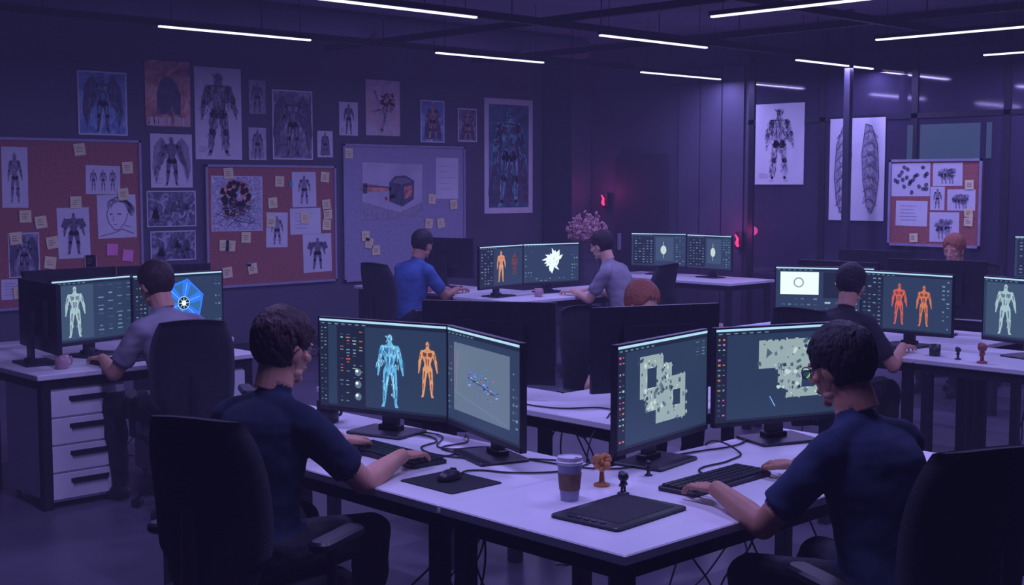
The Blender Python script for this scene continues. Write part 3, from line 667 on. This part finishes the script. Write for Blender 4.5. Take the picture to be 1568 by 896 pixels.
cable('monitor_cable',[(4.5,3.7,z),(4.35,3.62,z),(4.2,3.7,z),(4.1,3.6,z),(4.06,3.54,.6),(4.1,3.5,.3)])
cable('monitor_cable',[(4.12,4.3,z),(4.15,4.0,z),(4.3,3.85,z),(4.15,3.7,z),(4.04,3.7,.66),(4.0,3.65,.3)])
rc=random.Random(9)
for (cx,cy) in((3.3,3.6),(3.0,3.3),(3.9,2.95),(4.4,3.0),(4.3,4.1),(4.1,7.3),(7.3,4.6),(7.4,3.2),(7.3,2.6),(8.2,8.6)):
    for k in range(4):
        p=[(cx,cy,.71)]; x,y=cx,cy
        for zz in(.45,.2,.012,.012):
            x+=rc.uniform(-.16,.16); y+=rc.uniform(-.16,.16); p.append((x,y,zz))
        cable('power_cable',p,.004)
# dried flower plant and pedestal planter
pk=pm('dried_flowers',(.62,.34,.38),(.42,.22,.27),40,.9)
e=empty('potted_plant',(10.3,9.5,0)); b=MB(); b.lathe((0,0,0),[(.16,0),(.17,.02),(.13,.9),(.15,1.12),(.135,1.12),(.12,1.0)],pm('planter',(.06,.055,.09),None,12,.6)); b.obj('planter',parent=e)
b=MB(); r=random.Random(3)
for i in range(260):
    a=r.uniform(0,6.28); q=.235*math.sqrt(r.random()); zz=1.16+r.random()*.30*math.sqrt(max(.02,1-(q/.245)**2))
    x,y=q*math.cos(a),q*math.sin(a)
    if i%3==0: b.tube([(x*.2,y*.2,1.05),(x*.6,y*.6,1.14),(x,y,zz)],.004,pk,5)
    R=Euler((r.random()*3,r.random()*3,0)).to_matrix(); b.ell((x,y,zz),(.026,.016,.01),pk,R,7,5)
b.obj('foliage',parent=e,smooth=True)
neon=glow('neon_red',(1.0,.04,.20),1.2)
for (y,zc,h) in((10.62,1.55,.12),(8.62,1.12,.13)):
    e=empty('neon_sconce',(X1-.12,y,zc)); b=MB(); b.box((.045,0,0),(.05,.09,h+.06),dark_m,bev=.01); b.obj('bracket',parent=e)
    b=MB(); b.tube([(-.01,-.02,-h/2),(-.01,0,-h/4),(-.01,-.012,h/6),(-.01,.02,h/2)],[.016,.02,.014,.008],neon,8); b.obj('tube',parent=e,smooth=True)
    ld=bpy.data.lights.new('sconce_light','POINT'); ld.energy=1.4; ld.color=(1,.08,.40); ld.shadow_soft_size=.05
    lo=bpy.data.objects.new('sconce_light',ld); COL.objects.link(lo); lo.parent=e; lo.location=(-.14,0,.1)

# ------------------------------------------------------------ chairs
def chair(x,y,yaw,back=1.04):
    e=empty('office_chair',(x,y,0),D(yaw))
    b=MB(); b.box((0,.02,.425),(.50,.48,.07),fab_m,bev=.06); o=b.obj('seat',parent=e); autosmooth(o)
    nu,nv=12,14; vs=[];fs=[]
    for s_,off in((0,0),(1,.035)):
        for j in range(nv+1):
            t=j/nv; z=.50+t*(back-.50); w=.218*(1-.24*abs(2*t-1.0)**3.0)-(.02 if t<.2 else 0)
            for i in range(nu+1):
                u=-1+2*i/nu
                y_=-.235-.07*t+.055*u*u+.035*math.sin(t*math.pi)-.035-off*(1-abs(u)**6)
                vs.append((u*w,y_,z+.02*(1-u*u)*t))
    n1=(nu+1)*(nv+1)
    for s_ in(0,1):
        for j in range(nv):
            for i in range(nu):
                a=s_*n1+j*(nu+1)+i; q=(a,a+1,a+nu+2,a+nu+1); fs.append(q if s_ else q[::-1])
    for j in range(nv):
        for i in(0,nu):
            a=j*(nu+1)+i; fs.append((a,a+nu+1,a+nu+1+n1,a+n1))
    for i in range(nu):
        for j in(0,nv):
            a=j*(nu+1)+i; fs.append((a,a+1,a+1+n1,a+n1))
    b=MB(); b.add(vs,fs,fab_m); o=b.obj('backrest',parent=e,smooth=True)
    b=MB(); b.tube([(0,-.12,.38),(0,-.30,.40),(0,-.335,.55),(0,-.34,.78)],[.025,.03,.028,.02],plas_m,10)
    b.box((0,0,.375),(.22,.24,.04),plas_m,bev=.02)
    for sg in(-1,1):
        b.tube([(sg*.22,.0,.39),(sg*.30,.0,.42),(sg*.305,-.02,.60)],.018,plas_m,10)
        b.box((sg*.305,.02,.625),(.075,.27,.035),plas_m,bev=.03)
    o=b.obj('frame_and_armrests',parent=e); autosmooth(o)
    b=MB(); b.tube([(0,0,.10),(0,0,.24)],.032,plas_m,14); b.tube([(0,0,.24),(0,0,.37)],.018,dark_m,12)
    for k in range(5):
        a=D(72*k+15); c,s=math.cos(a),math.sin(a)
        b.tube([(c*.02,s*.02,.115),(c*.17,s*.17,.10),(c*.29,s*.29,.075)],[.03,.024,.016],plas_m,8)
        for off in(-.018,.018):
            px,py=c*.30-s*off,s*.30+c*off
            b.tube([(px-s*.010,py+c*.010,.028),(px+s*.010,py-c*.010,.028)],.028,plas_m,12)
    o=b.obj('star_base',parent=e); autosmooth(o)
    return e

# ------------------------------------------------------------ people
def remeshed(mb,voxel,smooth=3,fac=.5):
    me=bpy.data.meshes.new('tmp'); me.from_pydata(mb.v,[],mb.f); me.update()
    o=bpy.data.objects.new('tmp',me); COL.objects.link(o)
    m=o.modifiers.new('r','REMESH'); m.mode='VOXEL'; m.voxel_size=voxel
    if smooth:
        s=o.modifiers.new('s','SMOOTH'); s.factor=fac; s.iterations=smooth
    dg=bpy.context.evaluated_depsgraph_get(); ev=o.evaluated_get(dg); em=ev.to_mesh()
    n=len(em.vertices); co=np.empty(n*3,'f'); em.vertices.foreach_get('co',co); co=co.reshape(-1,3)
    fs=[tuple(p.vertices) for p in em.polygons]
    ev.to_mesh_clear(); bpy.data.objects.remove(o); bpy.data.meshes.remove(me)
    return co,fs
skin_m=pm('skin',(.66,.34,.24),(.59,.29,.20),14,.55)
skin_b=pm('skin_tan',(.48,.24,.155),(.42,.20,.13),14,.55)
skin_c=pm('skin_fair',(.74,.43,.32),(.67,.37,.28),14,.55)
eye_w=pm('eye_white',(.55,.53,.55),None,10,.3); eye_d=pm('eye_iris',(.03,.02,.02),None,10,.2)
lip_m=pm('lips',(.42,.17,.14),None,20,.5)
pants_m=pm('dark_trousers',(.018,.02,.034),(.012,.013,.022),60,.85,bump=.2)
shoe_m=pm('shoes',(.02,.02,.025),None,30,.6)
def seg_d(P,a,b):
    a=np.array(a);b=np.array(b); ab=b-a; t=np.clip(((P-a)@ab)/(ab@ab+1e-9),0,1); return np.linalg.norm(P-(a+t[:,None]*ab),axis=1),t
def hand(mb,W,d,side,m,curl=1.0):
    """palm + 4 fingers + thumb, back of the hand up. W wrist, d horizontal finger direction, side=+1 right hand"""
    d=Vector(d).normalized(); s=Vector((d.y,-d.x,0)); inn=-side; W=Vector(W); dn=Vector((0,0,-1))
    fwd=(d+dn*.06).normalized()
    for k in range(6):
        t=k/5; hw=.026+.016*math.sin(min(1,t*1.3)*math.pi/2); c=W+fwd*(.01+.078*t)
        R=Matrix((s,fwd,Vector((0,0,1)))).transposed()
        mb.ell(c,(hw,.018,.0145-.002*t),m,R,14,8)
    base=W+fwd*.085
    for i,(off,L,sp) in enumerate(((-.030,.070,-.13),(-.010,.080,-.04),(.011,.074,.05),(.031,.058,.15))):
        o=off*(-inn) ; a=sp*(-inn)
        p=base+s*o-fwd*(.004 if i in(1,2) else .012); dir0=(d+s*a*1.5).normalized()
        pts=[p]; r=[.0095]
        for f_,an in((.45,4),(.32,34),(.23,62)):
            an=D(an*curl); v=dir0*math.cos(an)+dn*math.sin(an); pts.append(pts[-1]+v*L*f_); r.append(r[-1]-.0008)
        mb.tube(pts,r,m,10)
        for q,rr in zip(pts,r): mb.ell(q,rr,m,None,10,7)
    p=W+fwd*.028+s*inn*.022; v1=(d*.72+s*inn*.62+dn*.15).normalized(); v2=(d*.92+s*inn*.22+dn*.25).normalized(); v3=(d*.97+dn*.25).normalized()
    pts=[p,p+v1*.036]; pts.append(pts[-1]+v2*.030); pts.append(pts[-1]+v3*.022); r=[.0145,.0115,.0105,.0088]
    mb.tube(pts,r,m,10)
    for q,rr in zip(pts,r): mb.ell(q,rr,m,None,10,7)
def person(x,y,yaw,shirt,hairc,wr,wl,name='seated_man',lean=.10,htilt=12,hyaw=0,glasses=False,vox=.007,hairlen=0,seed=1,hairvol=1.0,skin=None,scale=1.0,jaw=1.0,nose=1.0,fringe=0.0,build=1.0,wavy=1.0):
    skin=skin or skin_m
    e=empty(name,(x,y,0),D(yaw)); e.scale=(scale,)*3
    Minv=Matrix.Translation((x,y,0))@Matrix.Rotation(D(yaw),4,'Z')@Matrix.Scale(scale,4); Minv.invert()
    W={1:Minv@Vector(wr),-1:Minv@Vector(wl)}
    sh=lambda p:Vector((p[0],p[1]+lean*max(0,p[2]-.54),p[2]))
    mb=MB(); m=skin; segs=[]; B=build
    prof=[(.455,.10,.07,-.01),(.475,.155,.11,-.01),(.54,.175,.130,-.01),(.62,.170,.125,.0),(.70,.162,.118,.008),(.80,.168,.120,.012),(.88,.180,.126,.018),(.95,.186,.120,.022),(.985,.175,.108,.026),(1.01,.145,.094,.03),(1.03,.100,.076,.036),(1.048,.068,.060,.045)]
    seg=28; vs=[];fs=[]
    for (z,rx,ry,oy) in prof:
        for k in range(seg):
            a=2*math.pi*k/seg; c,s=math.cos(a),math.sin(a)
            xx=rx*B*math.copysign(abs(c)**.85,c); yy=ry*B*math.copysign(abs(s)**.9,s)
            vs.append(sh((xx,oy+yy,z)))
    for i in range(len(prof)-1):
        for k in range(seg):
            j=(k+1)%seg; fs.append((i*seg+k,i*seg+j,(i+1)*seg+j,(i+1)*seg+k))
    fs.append(tuple(range(seg))[::-1]); fs.append(tuple(range((len(prof)-1)*seg,len(prof)*seg)))
    mb.add(vs,fs,m)
    segs.append((sh((0,0,.60)),sh((0,.03,.95)),.155,'shirt')); segs.append((sh((-.12,.03,.97)),sh((.12,.03,.97)),.072,'shirt')); segs.append(((-.09,0,.52),(.09,0,.52),.11,'pants'))
    def limb(pts,r):
        mb.tube(pts,r,m,16)
        for p,q in zip(pts,r): mb.ell(p,q,m,None,14,9)
    nb=sh((0,.045,1.02)); hc=sh((0,.085,1.195))
    limb([nb,nb.lerp(hc,.35),nb.lerp(hc,.75)],[.060,.055,.055]); segs.append((nb.lerp(hc,.17),hc,.062,'skin'))
    for sg in(-1,1): limb([sh((sg*.03,.032,1.02)),sh((sg*.09,.03,1.000)),sh((sg*.16*B,.03,.980))],[.050,.050,.056])
    info={}
    for sg in(-1,1):
        S=sh((sg*.178*B,.03,.962)); w=W[sg].copy(); a,b=.285,.262; dv=w-S; d=dv.length
        if d>a+b-.004:
            k=(a+b-.004)/d
            if d>a+b+.03: a*=d/(a+b)*1.005; b*=d/(.285+b)*1.005
            else: w=S+dv*k
            dv=w-S; d=dv.length
        u=dv.normalized(); pole=Vector((sg*.55,-.35,-1)); pole=(pole-u*pole.dot(u)).normalized()
        ca=(a*a+d*d-b*b)/(2*a*d); ca=max(-1,min(1,ca)); E=S+u*a*ca+pole*a*math.sqrt(1-ca*ca)
        limb([S,S.lerp(E,.5),E],[.058,.048,.041]); fm=E.lerp(w,.35); limb([E,fm,w],[.041,.041,.027])
        t=.72; mb.tube([S.lerp(E,.0),S.lerp(E,.35),S.lerp(E,t)],[.062,.062,.061],m,18); mb.ell(S,.065,m,None,16,10)
        segs.append((S,S.lerp(E,t-.11),.062,'shirt')); segs.append((S.lerp(E,t+.09),E,.042,'skin')); segs.append((E,w,.036,'skin'))
        info[sg]=(E,w)
        hp=Vector((sg*.095,.0,.555)); kn=Vector((sg*.16,.43,.535)); an=Vector((sg*.15,.40,.10)); kk=kn+Vector((0,.01,-.01))
        limb([hp,hp.lerp(kn,.5),kn],[.097,.088,.070]); limb([kk,kk.lerp(an,.35),an],[.066,.064,.044])
        segs.append((hp,kn,.075,'pants')); segs.append((kn,an,.055,'pants'))
        heel=an+Vector((0,-.035,-.055)); toe=an+Vector((sg*.03,.165,-.065))
        limb([an+Vector((0,0,-.02)),heel],[.042,.038]); limb([heel,heel.lerp(toe,.6),toe],[.038,.042,.032])
        segs.append((heel,toe,.042,'shoe'))
    co,fs=remeshed(mb,vox,9 if vox<.0075 else 6)
    P=np.array([co[list(f)].mean(axis=0) for f in fs]); best=np.full(len(P),1e9); lab=np.zeros(len(P),int); names=['shirt','skin','pants','shoe']
    for a,b,r,nm in segs:
        dd,_=seg_d(P,a,b); dd=dd-r; k=dd<best; best[k]=dd[k]; lab[k]=names.index(nm)
    cloth=np.zeros(len(co),bool)
    for f,l_ in zip(fs,lab):
        if l_ in(0,2): cloth[list(f)]=True
    for i in np.nonzero(cloth)[0]:
        c=co[i]; n_=mnoise.noise_vector(Vector((c[0]*8+seed,c[1]*8,c[2]*13))); n2=mnoise.noise_vector(Vector((c[0]*20,c[1]*20+seed,c[2]*30)))
        co[i]=(c[0]+n_[0]*.009+n2[0]*.003,c[1]+n_[1]*.009+n2[1]*.003,c[2]+n_[2]*.003)
    hb=MB()
    hb.ell((0,-.012,.028),(.073,.094,.088),m,None,24,16); hb.ell((0,.016,-.018),(.060*(.9+.1*jaw),.070,.088),m,None,24,16)
    hb.ell((0,.020,-.066),(.048*jaw,.054,.040),m,None,18,12); hb.ell((0,.062,-.096),(.020*jaw,.018,.016),m)
    hb.tube([(0,.078,.022),(0,.090,.0),(0,.100*(.9+.1*nose),-.026)],[.007,.009,.012*nose],m,10); hb.ell((0,.098*(.9+.1*nose),-.028),(.013*nose,.012,.009),m)
    for sg in(-1,1):
        hb.ell((sg*.012,.089,-.032),(.008,.009,.007),m); hb.ell((sg*.030,.073,.022),(.024,.012,.008),m); hb.ell((sg*.040,.054,-.022),(.021,.021,.018),m)
        hb.ell((sg*.075,-.004,-.010),(.008,.020,.031),m,Euler((D(-12),0,sg*D(-22))).to_matrix())
        hb.ell((sg*.073,.004,-.030),(.006,.010,.012),m)
        hb.ell((sg*.046,.02,-.075),(.012,.03,.014),m)
    hb.ell((0,.080,-.057),(.022,.010,.006),m); hb.ell((0,.079,-.066),(.019,.010,.006),m)
    hb.tube([(0,-.030,-.05),(0,-.045,-.14)],[.056,.055],m,16)
    hco,hfs=remeshed(hb,.0035,3)
    # hair: dense combed locks fused into one mass, then fine strand relief
    rh=random.Random(seed); kb=MB(); hv=hairvol; near=vox<.0065
    kb.ell((0,-.019,.044),(.0785*(1+.03*hv),.095,.086+.009*hv),m,None,28,18)
    n=0
    while n<800:
        th=rh.uniform(0,math.pi); ph=rh.uniform(0,2*math.pi)
        v=Vector((math.sin(th)*math.cos(ph),math.sin(th)*math.sin(ph),math.cos(th)))
        p=Vector((v.x*.079,-.015+v.y*.097,.030+v.z*.096))
        lim=(.072-fringe) if p.y>.055 else (.032-fringe if p.y>.028 else (-.012 if p.y>-.012 else -.062-hairlen))
        if p.z<lim: continue
        if abs(p.x)>.055 and -.018<p.y<.03 and p.z<.018: continue
        n+=1
        top=max(0,v.z); thick=(.0045+.006*max(0,min(1,v.z*2)))*hv
        p=p+v*thick*rh.uniform(.75,1.0)
        flow=Vector((v.x*1.2+.25,v.y*.2+.9*top,-.25-.9*(1-top))); tang=flow-v*flow.dot(v); tang=tang.normalized() if tang.length>.01 else v.orthogonal()
        tang=(tang+Vector((rh.uniform(-1,1),rh.uniform(-1,1),rh.uniform(-1,1)))*.12).normalized()
        L=.020*rh.uniform(.8,1.3); a=p-tang*L-v*.003; c=p+tang*L-v*.002
        kb.tube([a,p,c],[.0075,.009,.006],m,7)
    kco,kfs=remeshed(kb,.0025 if near else .0045,10 if near else 5,.6)
    if near:
        for i in range(len(kco)):
            c=kco[i]; d=Vector((c[0],c[1]+.015,c[2]-.03)); d.normalize()
            az=math.atan2(d.x,d.y+.3)
            w_=mnoise.noise(Vector((c[0]*22,c[1]*22,c[2]*22+seed)))
            s_=mnoise.noise(Vector((az*26+w_*2.2,w_*1.5+c[2]*14,c[1]*16+seed)))
            k=.0045*wavy*w_+.0032*s_
            kco[i]=(c[0]+d.x*k,c[1]+d.y*k,c[2]+d.z*k)
    R=Euler((D(-htilt),0,D(hyaw)),'XYZ').to_matrix(); Mh=np.array(R)
    hcn=np.array(hc)
    hco=hco@Mh.T+hcn; kco=kco@Mh.T+hcn
    allv=[co,hco]; allf=[fs,hfs]; mats=[shirt,skin,pants_m,shoe_m]; mi=[lab,np.ones(len(hfs),int)]
    for sg in(-1,1):
        E,w=info[sg]; fd=(w-E); fd.z=0; fd=(fd.normalized()+Vector((0,1.0,0))).normalized()
        q=MB(); hand(q,w+Vector((0,0,-.003)),fd,sg,m); q.tube([E.lerp(w,.88),w+fd*.012],[.029,.026],m,12)
        c,f=remeshed(q,.0032,2,.4); allv.append(c); allf.append(f); mi.append(np.ones(len(f),int))
    V=[];Fc=[];o=0
    for v,f in zip(allv,allf):
        V+=v.tolist(); Fc+=[tuple(i+o for i in t) for t in f]; o+=len(v)
    me=bpy.data.meshes.new('body'); me.from_pydata(V,[],Fc)
    for mm in mats: me.materials.append(mm)
    me.polygons.foreach_set('material_index',np.concatenate(mi).astype(int).tolist()); me.polygons.foreach_set('use_smooth',[True]*len(Fc)); me.update()
    ob=bpy.data.objects.new('body',me); COL.objects.link(ob); ob.parent=e
    me=bpy.data.meshes.new('hair'); me.from_pydata(kco.tolist(),[],kfs); me.materials.append(hairc); me.polygons.foreach_set('use_smooth',[True]*len(kfs)); me.update()
    ob=bpy.data.objects.new('hair',me); COL.objects.link(ob); ob.parent=e
    T=lambda p:hc+R@Vector(p)
    b=MB()
    for sg in(-1,1):
        b.ell(T((sg*.030,.069,.004)),.0122,eye_w,None,14,10); b.ell(T((sg*.030,.0775,.003)),.0055,eye_d,None,10,8)
        b.tube([T((sg*.017,.078,.006)),T((sg*.030,.083,.0100)),T((sg*.043,.073,.006))],[.002,.0040,.002],skin,7)
        b.tube([T((sg*.017,.077,-.004)),T((sg*.030,.081,-.006)),T((sg*.043,.072,-.004))],[.002,.0030,.002],skin,7)
        b.tube([T((sg*.014,.083,.021)),T((sg*.030,.085,.027)),T((sg*.046,.075,.022))],[.0025,.0034,.0018],hairc,6)
    b.tube([T((-.019,.084,-.061)),T((0,.0905,-.0612)),T((.019,.084,-.061))],[.0018,.004,.0018],lip_m,8)
    b.obj('face_details',parent=e,smooth=True)
    if glasses:
        b=MB()
        for sg in(-1,1):
            ring=[T((sg*.033+.024*math.cos(a)*1.05,.098,.002+.018*math.sin(a))) for a in [2*math.pi*k/20 for k in range(21)]]
            b.tube(ring,.0018,plas_m,6,False); b.tube([T((sg*.057,.097,.006)),T((sg*.078,.06,.008)),T((sg*.083,-.005,.006)),T((sg*.080,-.02,-.01))],.002,plas_m,6)
        b.tube([T((-.009,.099,.004)),T((0,.102,.007)),T((.009,.099,.004))],.0018,plas_m,6)
        b.obj('glasses',parent=e,smooth=True)
    return e
hs=(1,1,.22)
hair_br=pm('hair_brown',(.058,.032,.030),(.018,.010,.011),260,.6,bump=.25,spec=.3,stretch=hs); hair_bk=pm('hair_black',(.020,.017,.024),(.007,.006,.010),260,.6,bump=.25,spec=.3,stretch=hs); hair_rd=pm('hair_red',(.40,.14,.08),(.24,.075,.045),240,.6,bump=.25,spec=.3,stretch=hs)
hair_dk=pm('hair_dark_brown',(.030,.019,.021),(.012,.008,.010),240,.6,bump=.25,spec=.3,stretch=hs)
s_navy=pm('navy_tshirt',(.020,.033,.068),(.014,.024,.052),9,.95,spec=.2); s_navy2=pm('blue_navy_tshirt',(.034,.054,.12),(.026,.042,.095),9,.95,spec=.2); s_grey=pm('grey_tshirt',(.28,.27,.33),(.23,.22,.28),9,.9); s_blue=pm('blue_tshirt',(.05,.13,.40),(.04,.10,.32),9,.9); s_black=pm('black_tshirt',(.014,.014,.024),None,9,.9)
kz=.797
person(2.28,3.60,-76,s_navy,hair_br,(2.84,3.50,kz),(2.86,3.87,kz),lean=.15,htilt=8,hyaw=-14,glasses=True,vox=.006,seed=3,hairvol=1.5,fringe=.008,build=.95,wavy=1.3)
chair(2.27,3.57,-66)
person(3.38,1.88,-8,s_navy2,hair_bk,(3.72,2.45,kz),(3.24,2.43,kz),lean=.22,htilt=14,hyaw=10,glasses=True,vox=.006,seed=5,skin=skin_b,nose=1.15,hairvol=.9,wavy=.7)
chair(3.41,1.85,-24)
kz2=.785
person(3.55,6.22,6,s_grey,hair_br,(3.75,6.72,kz2),(3.33,6.72,kz2),lean=.25,hyaw=5,vox=.009,seed=7)
chair(3.55,6.17,-26)
person(7.42,9.08,-90,s_blue,hair_bk,(7.92,8.92,kz2),(7.92,9.22,kz2),lean=.2,vox=.010,seed=8,skin=skin_b,build=1.08); chair(7.36,9.1,-85)
person(8.75,7.55,18,s_grey,hair_dk,(8.78,8.03,kz2),(8.52,8.03,kz2),lean=.3,vox=.010,seed=9,skin=skin_c); chair(8.78,7.48,10)
person(5.24,4.60,178,s_navy,hair_rd,(4.84,4.27,kz2),(5.35,4.22,kz2),name='seated_person',lean=.15,htilt=18,vox=.010,seed=10,scale=.93,skin=skin_c,hairvol=1.4); chair(5.32,4.68,172)
person(6.58,4.12,-88,s_black,hair_bk,(7.0,3.90,kz2),(7.0,4.34,kz2),lean=.2,vox=.008,seed=11,glasses=True,scale=.96,hyaw=8); chair(6.52,4.14,-86)
person(10.4,5.26,92,s_black,hair_rd,(9.95,5.45,kz2),(9.95,5.05,kz2),name='seated_person',lean=.12,vox=.010,seed=12); chair(10.5,5.26,92)
chair(4.85,5.5,130)
mouse(4.70,4.16,180)

# ------------------------------------------------------------ atmosphere & camera
w=bpy.data.worlds.new('world'); scene.world=w; w.use_nodes=True; nt=w.node_tree
nt.nodes['Background'].inputs['Color'].default_value=(.03,.02,.07,1); nt.nodes['Background'].inputs['Strength'].default_value=.5
em=nt.nodes.new('ShaderNodeEmission'); em.inputs['Color'].default_value=(.31,.25,1,1); em.inputs['Strength'].default_value=.0031  # glowing air stands in for lit haze and lifts the blacks
nt.links.new(em.outputs[0],nt.nodes['World Output'].inputs['Volume'])
cd=bpy.data.cameras.new('camera'); cd.sensor_width=36; cd.lens=45.6; cd.clip_end=100
cam=bpy.data.objects.new('camera',cd); COL.objects.link(cam); cam.location=(0,0,1.75); cam.rotation_euler=(D(90-4.8),0,D(-44)); scene.camera=cam
